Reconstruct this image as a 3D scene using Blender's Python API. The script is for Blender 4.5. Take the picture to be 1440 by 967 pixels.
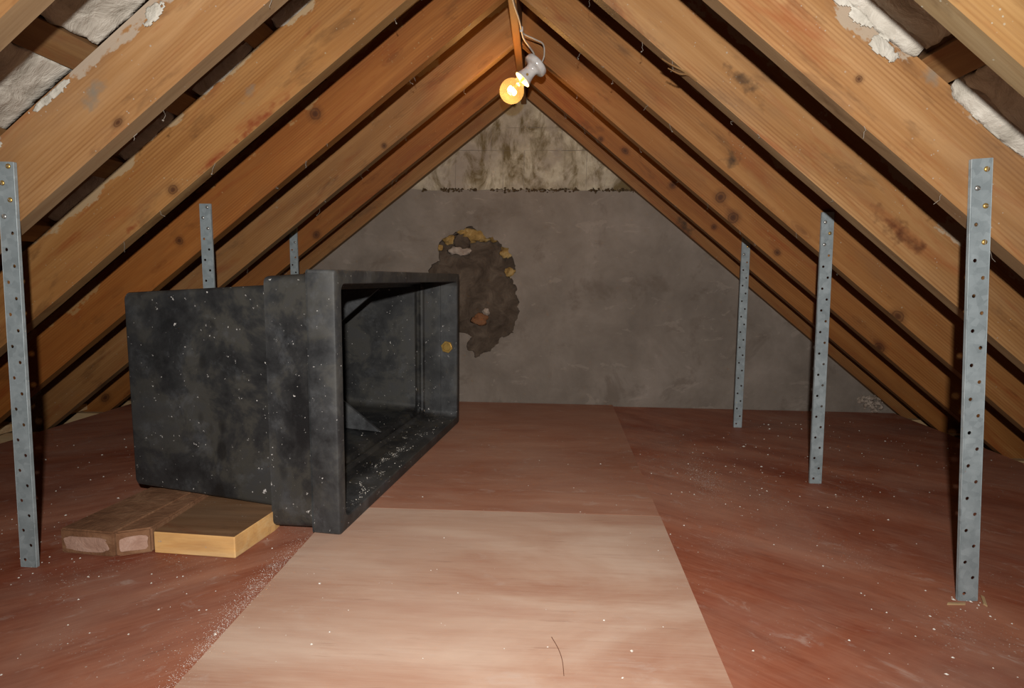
import bpy, bmesh, math, random
from mathutils import Vector, Matrix, noise
from mathutils.geometry import tessellate_polygon

random.seed(7)
SC = bpy.context.scene
COL = SC.collection
for o in list(bpy.data.objects):
    bpy.data.objects.remove(o, do_unlink=True)

# ------------------------------------------------------------------ camera, world, light, exposure
CAMZ = 0.86
cam_d = bpy.data.cameras.new('camera')
cam = bpy.data.objects.new('camera', cam_d)
COL.objects.link(cam)
cam_d.sensor_fit = 'HORIZONTAL'
cam_d.sensor_width = 36.0
cam_d.lens = 811.6 / 1440 * 36.0
cam_d.clip_start = 0.02
CR = Vector((0.99845561, 0.05424552, 0.01199268))
CU = Vector((-0.01810239, 0.11358265, 0.99336362))
CF = Vector((-0.05252336, 0.99204657, -0.1143892))
m = Matrix((CR, CU, -CF)).transposed().to_4x4()
m.translation = Vector((0, 0, CAMZ))
cam.matrix_world = m
SC.camera = cam

world = bpy.data.worlds.new('world')
SC.world = world
world.use_nodes = True
world.node_tree.nodes['Background'].inputs[0].default_value = (0.9, 0.95, 1.0, 1)
world.node_tree.nodes['Background'].inputs[1].default_value = 0.004

# the flash gun in the camera's shoe: a little above and behind the lens
fl_d = bpy.data.lights.new('flash', 'SPOT')
fl_d.energy = 400
fl_d.color = (1.0, 0.965, 0.92)
fl_d.spot_size = math.radians(150)
fl_d.spot_blend = 1.0
fl_d.shadow_soft_size = 0.018
fl = bpy.data.objects.new('flash', fl_d)
COL.objects.link(fl)
fl.location = (0.0, -0.10, CAMZ + 0.195)
fl.rotation_euler = Vector((-0.03, 1.0, -0.02)).to_track_quat('-Z', 'Y').to_euler()

vs = SC.view_settings
vs.view_transform = 'Standard'
vs.look = 'None'
vs.gamma = 1.0
vs.exposure = 0.0
vs.use_curve_mapping = False

# ------------------------------------------------------------------ roof numbers
XR, ZR = -0.149, 2.029
AL, AR = math.radians(37.96), math.radians(39.03)
RD = 0.205          # rafter depth
RT = 0.050          # rafter thickness
YW = 3.93           # end wall
RY = [3.925, 3.555, 3.074, 2.551, 2.072, 1.6216, 1.153]   # far face of each rafter pair

# ------------------------------------------------------------------ material helpers
ALB = 0.62           # old dusty surfaces: all albedos are scaled down together
def srgb(r, g, b):
    def f(c):
        c /= 255.0
        return c / 12.92 if c <= 0.04045 else ((c + 0.055) / 1.055) ** 2.4
    return (f(r) * ALB, f(g) * ALB, f(b) * ALB, 1.0)

class NT:
    def __init__(s, name):
        s.m = bpy.data.materials.new(name)
        s.m.use_nodes = True
        s.t = s.m.node_tree
        s.b = s.t.nodes['Principled BSDF']
        s.out = s.t.nodes['Material Output']
    def n(s, typ, **kw):
        nd = s.t.nodes.new(typ)
        for k, v in kw.items():
            if k.startswith('i_'):
                nd.inputs[k[2:].replace('_', ' ')].default_value = v
            else:
                setattr(nd, k, v)
        return nd
    def l(s, a, b):
        s.t.links.new(a, b)
    def coords(s, scale=(1, 1, 1), kind='Object', rnd=True):
        tc = s.n('ShaderNodeTexCoord')
        mp = s.n('ShaderNodeMapping')
        mp.inputs['Scale'].default_value = scale
        if rnd:
            oi = s.n('ShaderNodeObjectInfo')
            mu = s.n('ShaderNodeMath', operation='MULTIPLY')
            mu.inputs[1].default_value = 37.0
            s.l(oi.outputs['Random'], mu.inputs[0])
            cb = s.n('ShaderNodeCombineXYZ')
            for i in range(3):
                s.l(mu.outputs[0], cb.inputs[i])
            s.l(cb.outputs[0], mp.inputs['Location'])
        s.l(tc.outputs[kind], mp.inputs['Vector'])
        return mp.outputs[0]
    def noise(s, vec, scale=1.0, detail=5, rough=0.55, dist=0.0):
        nd = s.n('ShaderNodeTexNoise')
        nd.inputs['Scale'].default_value = scale
        nd.inputs['Detail'].default_value = min(detail, 5)
        nd.inputs['Roughness'].default_value = rough
        nd.inputs['Distortion'].default_value = dist
        s.l(vec, nd.inputs['Vector'])
        return nd.outputs[0]
    def ramp(s, fac, stops, interp='LINEAR'):
        nd = s.n('ShaderNodeValToRGB')
        cr = nd.color_ramp
        cr.interpolation = interp
        while len(cr.elements) < len(stops):
            cr.elements.new(0.5)
        for e, (p, c) in zip(cr.elements, stops):
            e.position = p
            e.color = c if not isinstance(c, (int, float)) else (c, c, c, 1)
        s.l(fac, nd.inputs[0])
        return nd.outputs[0]
    def mix(s, fac, a, b, mode='MIX'):
        nd = s.n('ShaderNodeMix', data_type='RGBA', blend_type=mode)
        for sock, v in ((nd.inputs[0], fac), (nd.inputs[6], a), (nd.inputs[7], b)):
            if isinstance(v, (int, float)):
                sock.default_value = v
            elif isinstance(v, tuple):
                sock.default_value = v
            else:
                s.l(v, sock)
        return nd.outputs[2]
    def math(s, op, a, b=0.0):
        nd = s.n('ShaderNodeMath', operation=op)
        for sock, v in ((nd.inputs[0], a), (nd.inputs[1], b)):
            if isinstance(v, (int, float)):
                sock.default_value = v
            else:
                s.l(v, sock)
        return nd.outputs[0]
    def bump(s, h, strength=0.3, dist=0.01):
        nd = s.n('ShaderNodeBump')
        nd.inputs['Strength'].default_value = strength
        nd.inputs['Distance'].default_value = dist
        s.l(h, nd.inputs['Height'])
        s.l(nd.outputs[0], s.b.inputs['Normal'])
    def done(s, col, rough=0.7, metal=0.0, spec=0.3):
        if isinstance(col, tuple):
            s.b.inputs['Base Color'].default_value = col
        else:
            s.l(col, s.b.inputs['Base Color'])
        if isinstance(rough, (int, float)):
            s.b.inputs['Roughness'].default_value = rough
        else:
            s.l(rough, s.b.inputs['Roughness'])
        s.b.inputs['Metallic'].default_value = metal
        s.b.inputs['Specular IOR Level'].default_value = spec
        return s.m

def wood(name, light, mid, dark, knot=True, rough=0.65, mortar=False, tint=True, spec=0.2, specks=True, lines=0.42, stain=0.55):
    """long grain along local X"""
    t = NT(name)
    v = t.coords((1.0, 1.0, 1.0))
    big = t.noise(t.coords((0.8, 3.5, 6)), 1.0, 4, 0.55)
    g = t.noise(t.coords((0.9, 14, 16)), 1.0, 6, 0.6, 0.5)
    col = t.ramp(g, [(0.28, t_mix(mid, dark, 0.45)), (0.50, mid), (0.70, light)])
    # close annual ring lines, fading in and out
    wv = t.n('ShaderNodeTexWave', wave_type='BANDS', bands_direction='Z', wave_profile='SIN')
    wv.inputs['Scale'].default_value = 30.0
    wv.inputs['Distortion'].default_value = 16.0
    wv.inputs['Detail'].default_value = 2.0
    wv.inputs['Detail Scale'].default_value = 0.16
    wv.inputs['Detail Roughness'].default_value = 0.45
    t.l(t.coords((0.10, 1.0, 1.0)), wv.inputs['Vector'])
    lm = t.ramp(t.noise(t.coords((1.1, 4, 7)), 1.3, 3, 0.5), [(0.40, 0.05), (0.62, 1.0)])
    ln = t.math('MULTIPLY', t.ramp(wv.outputs[1], [(0.35, 0), (0.95, 1)]), lm)
    col = t.mix(t.math('MULTIPLY', ln, lines), col, dark)
    fine = t.noise(t.coords((5, 150, 150)), 1.0, 3, 0.6)
    col = t.mix(t.math('MULTIPLY', t.ramp(fine, [(0.42, 0), (0.7, 1)]), 0.25), col, light)
    # red-brown stains and dark smudges
    stn = t.ramp(t.noise(t.coords((1.6, 6, 9)), 1.5, 6, 0.62, 0.6), [(0.54, 0), (0.70, 1)])
    col = t.mix(t.math('MULTIPLY', stn, stain), col, t_mix(dark, srgb(150, 66, 26), 0.5))
    smg = t.ramp(t.noise(t.coords((2.2, 5, 7)), 1.4, 6, 0.66, 0.3), [(0.58, 0), (0.76, 1)])
    col = t.mix(t.math('MULTIPLY', smg, 0.75), col, srgb(72, 48, 30))
    if knot:
        vo = t.n('ShaderNodeTexVoronoi', feature='F1')
        vo.inputs['Scale'].default_value = 1.0
        t.l(t.coords((2.3, 5.0, 7.5)), vo.inputs['Vector'])
        kd = t.ramp(vo.outputs['Distance'], [(0.0, 1.0), (0.07, 0.85), (0.085, 0.35), (0.12, 0.5), (0.14, 0.12), (0.26, 0.0)])
        col = t.mix(t.math('MULTIPLY', kd, 0.45), col, srgb(84, 42, 18))
    d = t.ramp(t.noise(t.coords((3, 9, 9)), 1.0, 6, 0.65), [(0.48, 0.0), (0.70, 1.0)])
    col = t.mix(t.math('MULTIPLY', d, 0.30), col, srgb(124, 102, 82))
    if specks:
        for scl, r0, lo in ((26.0, 0.065, 0.55), (60.0, 0.09, 0.55)):
            vo2 = t.n('ShaderNodeTexVoronoi', feature='F1')
            vo2.inputs['Scale'].default_value = scl
            t.l(v, vo2.inputs['Vector'])
            sp = t.ramp(vo2.outputs['Distance'], [(0.0, 1.0), (r0, 1.0), (r0 * 1.5, 0.0)])
            sel = t.ramp(t.noise(v, 5.0 + scl * 0.1, 2), [(lo, 0.0), (lo + 0.06, 1.0)])
            col = t.mix(t.math('MULTIPLY', t.math('MULTIPLY', sp, sel), 0.75), col, srgb(165, 158, 148))
    if mortar:
        tc = t.n('ShaderNodeTexCoord')
        sx = t.n('ShaderNodeSeparateXYZ')
        t.l(tc.outputs['Object'], sx.inputs[0])
        top = t.n('ShaderNodeMapRange')
        top.inputs[1].default_value = 0.11
        top.inputs[2].default_value = 0.215
        t.l(sx.outputs[2], top.inputs[0])
        mn = t.noise(t.coords((4.5, 9, 9)), 1.0, 7, 0.65)
        mk = t.ramp(t.math('ADD', mn, t.math('MULTIPLY', top.outputs[0], 0.34)), [(0.77, 0.0), (0.80, 1.0)])
        col = t.mix(t.math('MULTIPLY', mk, 0.8), col, srgb(164, 154, 140))
    if tint:
        oi = t.n('ShaderNodeObjectInfo')
        col = t.mix(1.0, col, oi.outputs['Color'], 'MULTIPLY')
    t.bump(g, 0.3, 0.004)
    return t.done(col, rough, spec=spec)

def t_mix(a, b, f):
    return tuple(x * (1 - f) + y * f for x, y in zip(a, b))

M = {}
M['pine'] = wood('rafter_pine', srgb(168, 132, 92), srgb(150, 111, 70), srgb(114, 72, 38), mortar=True)
M['pine_under'] = wood('rafter_pine_grey_underside', srgb(152, 130, 102), srgb(132, 108, 80), srgb(100, 76, 54), knot=False, stain=0.2, lines=0.2)  # greyer, slightly darker pine for the rafters' underside faces
M['batten'] = wood('batten_wood', srgb(150, 116, 74), srgb(124, 88, 52), srgb(84, 54, 30), specks=False)
M['sark'] = wood('roof_board', srgb(120, 88, 60), srgb(92, 64, 42), srgb(60, 40, 26), knot=False, specks=False)
M['offcut'] = wood('offcut_pine', srgb(240, 200, 142), srgb(230, 180, 114), srgb(196, 134, 74), knot=False, tint=False, stain=0.3, lines=0.12)
M['grimy'] = wood('grimy_wood', srgb(146, 112, 82), srgb(124, 90, 62), srgb(84, 58, 38), knot=False, tint=False)
M['plate'] = wood('wall_plate_wood', srgb(214, 186, 146), srgb(196, 164, 122), srgb(160, 124, 84), tint=False)

def plywood(name, c1, c2, c3, dust=0.35, sx=1.0, sy=7.0, specks=0.6, con=1.0, rough=0.55):
    """c1 light, c2 mid, c3 dark; grain along local X"""
    t = NT(name)
    v = t.coords((1, 1, 1), rnd=False)
    patch = t.noise(t.coords((0.8, 2.2, 1)), 1.5, 5, 0.6, 0.7)
    col = t.ramp(patch, [(0.32, c3), (0.50, c2), (0.68, c1)])
    g = t.noise(t.coords((sx, sy, 1)), 3.0, 7, 0.66, 0.4)
    col = t.mix(t.math('MULTIPLY', t.ramp(g, [(0.46, 0), (0.66, 1)]), 0.35 * con), col, c3)
    g2 = t.noise(t.coords((sx * 3, sy * 7, 1)), 3.0, 5, 0.65, 0.2)
    col = t.mix(t.math('MULTIPLY', t.ramp(g2, [(0.44, 0), (0.68, 1)]), 0.30 * con), col, c1)
    dk = t.ramp(t.noise(t.coords((sx * 2.5, sy * 4, 1)), 3.3, 4, 0.55), [(0.27, 1), (0.36, 0)])
    col = t.mix(t.math('MULTIPLY', dk, 0.45 * con), col, t_mix(c3, (0, 0, 0, 1), 0.35))
    red = t.ramp(t.noise(t.coords((0.9, 5, 1)), 1.7, 4, 0.5), [(0.56, 0), (0.70, 1)])
    col = t.mix(t.math('MULTIPLY', red, 0.30 * con), col, t_mix(c3, srgb(150, 50, 26), 0.5))
    big = t.ramp(t.noise(v, 1.9, 6, 0.66, 0.5), [(0.42, 0), (0.66, 1)])
    col = t.mix(t.math('MULTIPLY', big, dust), col, srgb(178, 150, 134))
    scuff = t.ramp(t.noise(t.coords((3.5, 8, 1)), 2.2, 8, 0.72, 0.9), [(0.58, 0), (0.72, 1)])
    col = t.mix(t.math('MULTIPLY', scuff, min(1, dust * 1.3)), col, srgb(206, 188, 176))
    for scl, r0 in ((46.0, 0.085), (110.0, 0.12)):
        vo = t.n('ShaderNodeTexVoronoi', feature='F1')
        vo.inputs['Scale'].default_value = scl
        t.l(v, vo.inputs['Vector'])
        sp = t.ramp(vo.outputs['Distance'], [(0.0, 1.0), (r0, 1.0), (r0 * 1.5, 0.0)])
        sel = t.ramp(t.noise(v, 3.1 + scl * 0.01, 3), [(0.52, 0.0), (0.62, 1.0)])
        col = t.mix(t.math('MULTIPLY', t.math('MULTIPLY', sp, sel), specks), col, srgb(210, 200, 188))
    t.bump(g2, 0.10, 0.003)
    return t.done(col, rough, spec=0.3)

M['ply_side'] = plywood('red_brown_plywood', srgb(186, 124, 97), srgb(162, 97, 72), srgb(130, 64, 42), dust=0.30, sx=1.0, sy=5.0)
M['ply_near'] = plywood('pale_pink_plywood', srgb(212, 182, 161), srgb(194, 156, 133), srgb(176, 128, 104), dust=0.22, sx=0.7, sy=7.0, specks=0.2, con=0.8)
M['ply_far'] = plywood('brown_plywood', srgb(188, 140, 116), srgb(174, 122, 98), srgb(158, 102, 78), dust=0.30, sx=0.7, sy=6.0, specks=0.2, con=0.8)

def plaster():
    t = NT('grey_render')
    v = t.coords((1, 1, 1), rnd=False)
    a = t.noise(v, 2.2, 8, 0.66, 0.25)
    b = t.noise(v, 11, 6, 0.65)
    col = t.ramp(a, [(0.30, srgb(114, 104, 95)), (0.5, srgb(132, 121, 111)), (0.72, srgb(150, 138, 128))])
    col = t.mix(t.math('MULTIPLY', t.ramp(b, [(0.4, 0), (0.7, 1)]), 0.25), col, srgb(124, 110, 98))
    st = t.ramp(t.noise(v, 3.4, 7, 0.68, 0.4), [(0.56, 0), (0.66, 1)])
    col = t.mix(t.math('MULTIPLY', st, 0.5), col, srgb(104, 91, 80))
    st2 = t.ramp(t.noise(t.coords((1.2, 1, 2.6), rnd=False), 4.0, 7, 0.7, 0.6), [(0.60, 0), (0.64, 1)])
    col = t.mix(t.math('MULTIPLY', st2, 0.22), col, srgb(176, 162, 150))
    t.bump(t.math('ADD', a, t.math('MULTIPLY', b, 0.5)), 0.45, 0.02)
    return t.done(col, 0.9, spec=0.15)
M['plaster'] = plaster()

def blockmat():
    t = NT('mossy_block')
    v = t.coords((1, 1, 1), rnd=False)
    a = t.noise(v, 7, 8, 0.7)
    col = t.ramp(a, [(0.3, srgb(150, 138, 118)), (0.5, srgb(180, 168, 146)), (0.7, srgb(206, 196, 174))])
    gy = t.ramp(t.noise(v, 2.6, 4, 0.6), [(0.46, 0), (0.60, 1)])
    col = t.mix(t.math('MULTIPLY', gy, 0.75), col, srgb(146, 132, 121))
    ms = t.ramp(t.noise(t.coords((2.2, 1, 1.1), rnd=False), 3.6, 8, 0.68, 0.6), [(0.46, 0), (0.62, 1)])
    col = t.mix(t.math('MULTIPLY', ms, 0.9), col, srgb(98, 80, 46))
    t.bump(a, 0.5, 0.02)
    return t.done(col, 0.9, spec=0.15)
M['block'] = blockmat()

def earthy(name, c1, c2, c3, sc=7.0, b=0.8, rough=0.9):
    t = NT(name)
    v = t.coords((1, 1, 1), rnd=True)
    a = t.noise(v, sc, 8, 0.68, 0.6)
    col = t.ramp(a, [(0.3, c1), (0.5, c2), (0.72, c3)])
    t.bump(a, b, 0.02)
    return t.done(col, rough, spec=0.15)
M['substrate'] = earthy('exposed_masonry', srgb(60, 49, 40), srgb(84, 71, 60), srgb(108, 94, 81), 9)
M['moss'] = earthy('dark_crust', srgb(52, 40, 26), srgb(82, 64, 42), srgb(120, 104, 82), 30)
M['stone_y'] = earthy('yellow_stone', srgb(104, 80, 44), srgb(158, 126, 74), srgb(188, 162, 112), 14)
M['stone_w'] = earthy('pale_stone', srgb(140, 122, 108), srgb(168, 152, 138), srgb(188, 172, 158), 14)
M['stone_o'] = earthy('orange_brick_bit', srgb(104, 70, 48), srgb(130, 88, 60), srgb(148, 108, 80), 14)
M['mortar'] = earthy('white_torching', srgb(150, 144, 132), srgb(186, 180, 168), srgb(204, 199, 188), 12, 0.6)
M['crumb'] = earthy('plaster_crumb', srgb(205, 198, 186), srgb(226, 220, 210), srgb(240, 236, 228), 20, 0.2)
M['brick'] = earthy('brown_brick', srgb(104, 70, 48), srgb(130, 92, 66), srgb(152, 114, 86), 12, 0.4)
M['brick_pink'] = earthy('pink_brick_core', srgb(160, 124, 106), srgb(178, 142, 124), srgb(196, 164, 148), 16, 0.4)
M['void'] = earthy('lath_ceiling', srgb(60, 48, 38), srgb(84, 68, 52), srgb(110, 92, 74), 6, 0.5)

def tankmat():
    t = NT('black_tank_plastic')
    v = t.coords((1, 1, 1), rnd=False)
    a = t.noise(v, 4.2, 7, 0.66, 0.25)
    b = t.noise(v, 8.0, 8, 0.72, 0.2)
    col = t.ramp(a, [(0.38, srgb(27, 27, 28)), (0.48, srgb(42, 42, 42)), (0.55, srgb(60, 58, 53)), (0.70, srgb(54, 54, 55))])
    sc_ = t.ramp(b, [(0.55, 0), (0.75, 1)])
    col = t.mix(t.math('MULTIPLY', sc_, 0.5), col, srgb(92, 94, 97))
    # drip shaped dark marks
    vd = t.n('ShaderNodeTexVoronoi', feature='F1')
    vd.inputs['Scale'].default_value = 1.0
    t.l(t.coords((13, 13, 7), rnd=False), vd.inputs['Vector'])
    dm = t.ramp(vd.outputs['Distance'], [(0.2, 1), (0.3, 0)])
    sel0 = t.ramp(t.noise(v, 3.0, 2), [(0.5, 0), (0.55, 1)])
    col = t.mix(t.math('MULTIPLY', t.math('MULTIPLY', dm, sel0), 0.7), col, srgb(24, 23, 22))
    # white splashes of plaster, two sizes
    for scale, r0, r1, lo, hi in ((11.0, 0.06, 0.12, 0.58, 0.60), (24.0, 0.06, 0.12, 0.59, 0.62), (60.0, 0.10, 0.15, 0.56, 0.62)):
        vo = t.n('ShaderNodeTexVoronoi', feature='F1')
        vo.inputs['Scale'].default_value = scale
        wn = t.n('ShaderNodeVectorMath', operation='ADD')
        nz = t.n('ShaderNodeTexNoise')
        nz.inputs['Scale'].default_value = scale * 4.0
        nz.inputs['Detail'].default_value = 4.0
        t.l(v, nz.inputs['Vector'])
        sca = t.n('ShaderNodeVectorMath', operation='SCALE')
        sca.inputs['Scale'].default_value = 0.85 / scale
        t.l(nz.outputs[1], sca.inputs[0])
        t.l(v, wn.inputs[0])
        t.l(sca.outputs[0], wn.inputs[1])
        t.l(wn.outputs[0], vo.inputs['Vector'])
        sp = t.ramp(vo.outputs['Distance'], [(0.0, 1.0), (r0, 1.0), (r1, 0.0)])
        sel = t.ramp(t.noise(v, scale * 0.45, 2), [(lo, 0.0), (hi, 1.0)])
        col = t.mix(t.math('MULTIPLY', sp, sel), col, srgb(215, 210, 205))
    ge = t.n('ShaderNodeNewGeometry')
    wear = t.ramp(ge.outputs['Pointiness'], [(0.515, 0), (0.58, 1)])
    col = t.mix(t.math('MULTIPLY', t.math('MULTIPLY', wear, t.ramp(b, [(0.35, 0.2), (0.6, 1)])), 0.4), col, srgb(110, 112, 114))
    t.bump(b, 0.12, 0.004)
    return t.done(col, t.ramp(a, [(0.3, 0.42), (0.7, 0.6)]), spec=0.4)
M['tank'] = tankmat()

def galv():
    t = NT('galvanised_steel')
    v = t.coords((1, 1, 1))
    vo = t.n('ShaderNodeTexVoronoi', feature='F1')
    vo.inputs['Scale'].default_value = 60
    t.l(v, vo.inputs['Vector'])
    a = t.noise(v, 14, 5, 0.6)
    col = t.ramp(a, [(0.3, srgb(128, 138, 141)), (0.5, srgb(148, 158, 161)), (0.7, srgb(170, 180, 183))])
    bw = t.n('ShaderNodeRGBToBW')
    t.l(vo.outputs['Color'], bw.inputs[0])
    col = t.mix(0.35, col, t.ramp(bw.outputs[0], [(0.2, srgb(124, 133, 136)), (0.8, srgb(164, 173, 176))]))
    return t.done(col, 0.6, 0.25, 0.4)
M['galv'] = galv()

def simple(name, col, rough=0.5, metal=0.0, spec=0.4):
    t = NT(name)
    v = t.coords((1, 1, 1))
    a = t.noise(v, 40, 4, 0.6)
    d = tuple(c * 0.78 for c in col[:3]) + (1,)
    return t.done(t.ramp(a, [(0.35, d), (0.6, col)]), rough, metal, spec)
M['brass'] = simple('brass', srgb(206, 168, 92), 0.35, 0.7)
M['zinc'] = simple('zinc_screw', srgb(190, 190, 186), 0.35, 0.8)
M['porcelain'] = simple('white_porcelain', srgb(232, 228, 224), 0.18, 0.0, 0.6)
M['cable'] = simple('cable_sheath', srgb(206, 196, 182), 0.5)
M['web'] = simple('cobweb_thread', srgb(150, 140, 128), 0.9)
M['dark_fluff'] = simple('dark_cobweb', srgb(92, 72, 54), 0.9)
M['pencil'] = simple('dark_scratch', srgb(120, 76, 54), 0.8)

def emis(name, col, strength):
    t = NT(name)
    t.b.inputs['Base Color'].default_value = col
    t.b.inputs['Emission Color'].default_value = col
    t.b.inputs['Emission Strength'].default_value = strength
    return t.m
M['filament'] = emis('glowing_filament', (1.0, 0.66, 0.28, 1), 60.0)

def bulbglass():
    t = NT('clear_bulb_glass')
    tr = t.n('ShaderNodeBsdfTransparent')
    tr.inputs[0].default_value = (1.0, 0.93, 0.78, 1)
    gl = t.n('ShaderNodeBsdfGlossy')
    gl.inputs['Roughness'].default_value = 0.05
    tl_ = t.n('ShaderNodeBsdfTranslucent')
    tl_.inputs[0].default_value = (1.0, 0.86, 0.55, 1)
    dusty = t.n('ShaderNodeMixShader')
    dusty.inputs[0].default_value = 0.024
    t.l(tr.outputs[0], dusty.inputs[1])
    t.l(tl_.outputs[0], dusty.inputs[2])
    mx = t.n('ShaderNodeMixShader')
    mx.inputs[0].default_value = 0.06
    t.l(dusty.outputs[0], mx.inputs[1])
    t.l(gl.outputs[0], mx.inputs[2])
    t.l(mx.outputs[0], t.out.inputs[0])
    return t.m
M['bulbglass'] = bulbglass()

# ------------------------------------------------------------------ object helpers
def link(o, parent=None):
    COL.objects.link(o)
    if parent is not None:
        o.parent = parent
    return o

def obj(name, bm, mat, parent=None, smooth=False):
    me = bpy.data.meshes.new(name)
    bmesh.ops.recalc_face_normals(bm, faces=bm.faces)
    bm.to_mesh(me)
    bm.free()
    for mm in (mat if isinstance(mat, (list, tuple)) else [mat]):
        me.materials.append(M[mm])
    if smooth:
        for p in me.polygons:
            p.use_smooth = True
    return link(bpy.data.objects.new(name, me), parent)

def empty(name, loc=(0, 0, 0)):
    o = bpy.data.objects.new(name, None)
    o.empty_display_size = 0.05
    o.location = loc
    return link(o)

def tag(o, label=None, cat=None, group=None, kind=None):
    if label: o['label'] = label
    if cat: o['category'] = cat
    if group: o['group'] = group
    if kind: o['kind'] = kind
    return o

def box(bm, lo, hi):
    vs_ = [bm.verts.new((x, y, z)) for x in (lo[0], hi[0]) for y in (lo[1], hi[1]) for z in (lo[2], hi[2])]
    for f in ((0, 1, 3, 2), (4, 6, 7, 5), (0, 4, 5, 1), (2, 3, 7, 6), (0, 2, 6, 4), (1, 5, 7, 3)):
        bm.faces.new([vs_[i] for i in f])
    return vs_

def bevel(bm, w, seg=1):
    bmesh.ops.bevel(bm, geom=[e for e in bm.edges], offset=w, segments=seg, affect='EDGES', clamp_overlap=True)

def prism(bm, poly, z0, z1):
    n = len(poly)
    a = [bm.verts.new((p[0], p[1], z0)) for p in poly]
    b = [bm.verts.new((p[0], p[1], z1)) for p in poly]
    bm.faces.new(a[::-1])
    bm.faces.new(b)
    for i in range(n):
        bm.faces.new((a[i], a[(i + 1) % n], b[(i + 1) % n], b[i]))

def tube(bm, pts, r, seg=8):
    pts = [Vector(p) for p in pts]
    rings = []
    up = Vector((0.31, 0.2, 0.93)).normalized()
    for i, p in enumerate(pts):
        d = (pts[min(i + 1, len(pts) - 1)] - pts[max(i - 1, 0)]).normalized()
        a = d.cross(up)
        if a.length < 1e-3:
            a = d.cross(Vector((1, 0, 0)))
        a.normalize()
        b = d.cross(a)
        rr = r[i] if isinstance(r, (list, tuple)) else r
        rings.append([bm.verts.new(p + a * rr * math.cos(k * 2 * math.pi / seg) + b * rr * math.sin(k * 2 * math.pi / seg)) for k in range(seg)])
    for i in range(len(rings) - 1):
        for k in range(seg):
            bm.faces.new((rings[i][k], rings[i][(k + 1) % seg], rings[i + 1][(k + 1) % seg], rings[i + 1][k]))
    bm.faces.new(rings[0][::-1])
    bm.faces.new(rings[-1])

def smoothpath(pts, n=8):
    """catmull-rom"""
    P = [Vector(p) for p in pts]
    P = [P[0] * 2 - P[1]] + P + [P[-1] * 2 - P[-2]]
    out = []
    for i in range(1, len(P) - 2):
        for k in range(n):
            t = k / n
            a, b, c, d = P[i - 1], P[i], P[i + 1], P[i + 2]
            out.append(0.5 * ((2 * b) + (c - a) * t + (2 * a - 5 * b + 4 * c - d) * t * t + (3 * b - a - 3 * c + d) * t ** 3))
    out.append(P[-2])
    return out

def lathe(bm, prof, seg=24, mat=None, close=True):
    """prof: list of (r, h) along local Z"""
    rings = []
    for r, h in prof:
        if r < 1e-6:
            rings.append([bm.verts.new((0, 0, h))])
        else:
            rings.append([bm.verts.new((r * math.cos(k * 2 * math.pi / seg), r * math.sin(k * 2 * math.pi / seg), h)) for k in range(seg)])
    for a, b in zip(rings, rings[1:]):
        for k in range(seg):
            k2 = (k + 1) % seg
            if len(a) == 1 and len(b) == 1:
                continue
            if len(a) == 1:
                bm.faces.new((a[0], b[k2], b[k]))
            elif len(b) == 1:
                bm.faces.new((a[k], a[k2], b[0]))
            else:
                bm.faces.new((a[k], a[k2], b[k2], b[k]))

def lump(bm, c, s, seed=0, sub=2, amp=0.3):
    ret = bmesh.ops.create_icosphere(bm, subdivisions=sub, radius=1.0)
    for v in ret['verts']:
        n = noise.noise(v.co * 1.3 + Vector((seed * 3.7, seed, 0))) * amp + noise.noise(v.co * 3.1 + Vector((seed, 0, 7))) * amp * 0.4
        q = v.co * (1 + n)
        v.co = Vector((c[0] + q.x * s[0], c[1] + q.y * s[1], c[2] + q.z * s[2]))

def smooth_by_angle(o, ang=40):
    for p in o.data.polygons:
        p.use_smooth = True
    try:
        o.data.set_sharp_from_angle(angle=math.radians(ang))
    except Exception:
        pass

# ------------------------------------------------------------------ structure: floor
FZ = -0.012            # top of the outer floor sheets; the middle sheets lie on it with their top at 0
bm = bmesh.new()
box(bm, (-3.4, -0.9, -0.16), (3.1, YW + 0.1, -0.12))
floor = tag(obj('floor', bm, 'void'), kind='structure')

def sheet(poly, z0, z1, mat, rotz=0.0, label=None):
    cx = sum(p[0] for p in poly) / len(poly)
    cy = sum(p[1] for p in poly) / len(poly)
    bm = bmesh.new()
    R = Matrix.Rotation(-rotz, 3, 'Z')
    prism(bm, [R @ Vector((p[0] - cx, p[1] - cy, 0)) for p in poly], 0.0, z1 - z0)
    o = obj('plywood_sheet', bm, mat, floor)
    o.location = (cx, cy, z0)
    o.rotation_euler.z = rotz
    if label:
        o['label'] = label
    return o
sheet([(-2.75, -0.8), (-0.16, -0.8), (-0.16, YW - 0.005), (-2.75, YW - 0.005)], FZ - 0.018, FZ, 'ply_side', math.radians(38), 'dusty red-brown plywood under the tank')
sheet([(-0.155, -0.8), (2.36, -0.8), (2.36, YW - 0.005), (-0.155, YW - 0.005)], FZ - 0.018, FZ, 'ply_side', math.radians(-38), 'dusty red-brown plywood on the strut side')
sheet([(-0.762, -0.8), (0.365, -0.8), (0.442, 2.052), (-0.754, 2.040)], FZ + 0.0002, 0.0, 'ply_near', 0.0, 'pale pinkish plywood at the front')
sheet([(-0.752, 2.044), (0.440, 2.056), (0.489, YW - 0.012), (-0.66, YW - 0.012)], FZ + 0.0002, -0.001, 'ply_far', 0.0, 'brown plywood running back to the wall')
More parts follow.
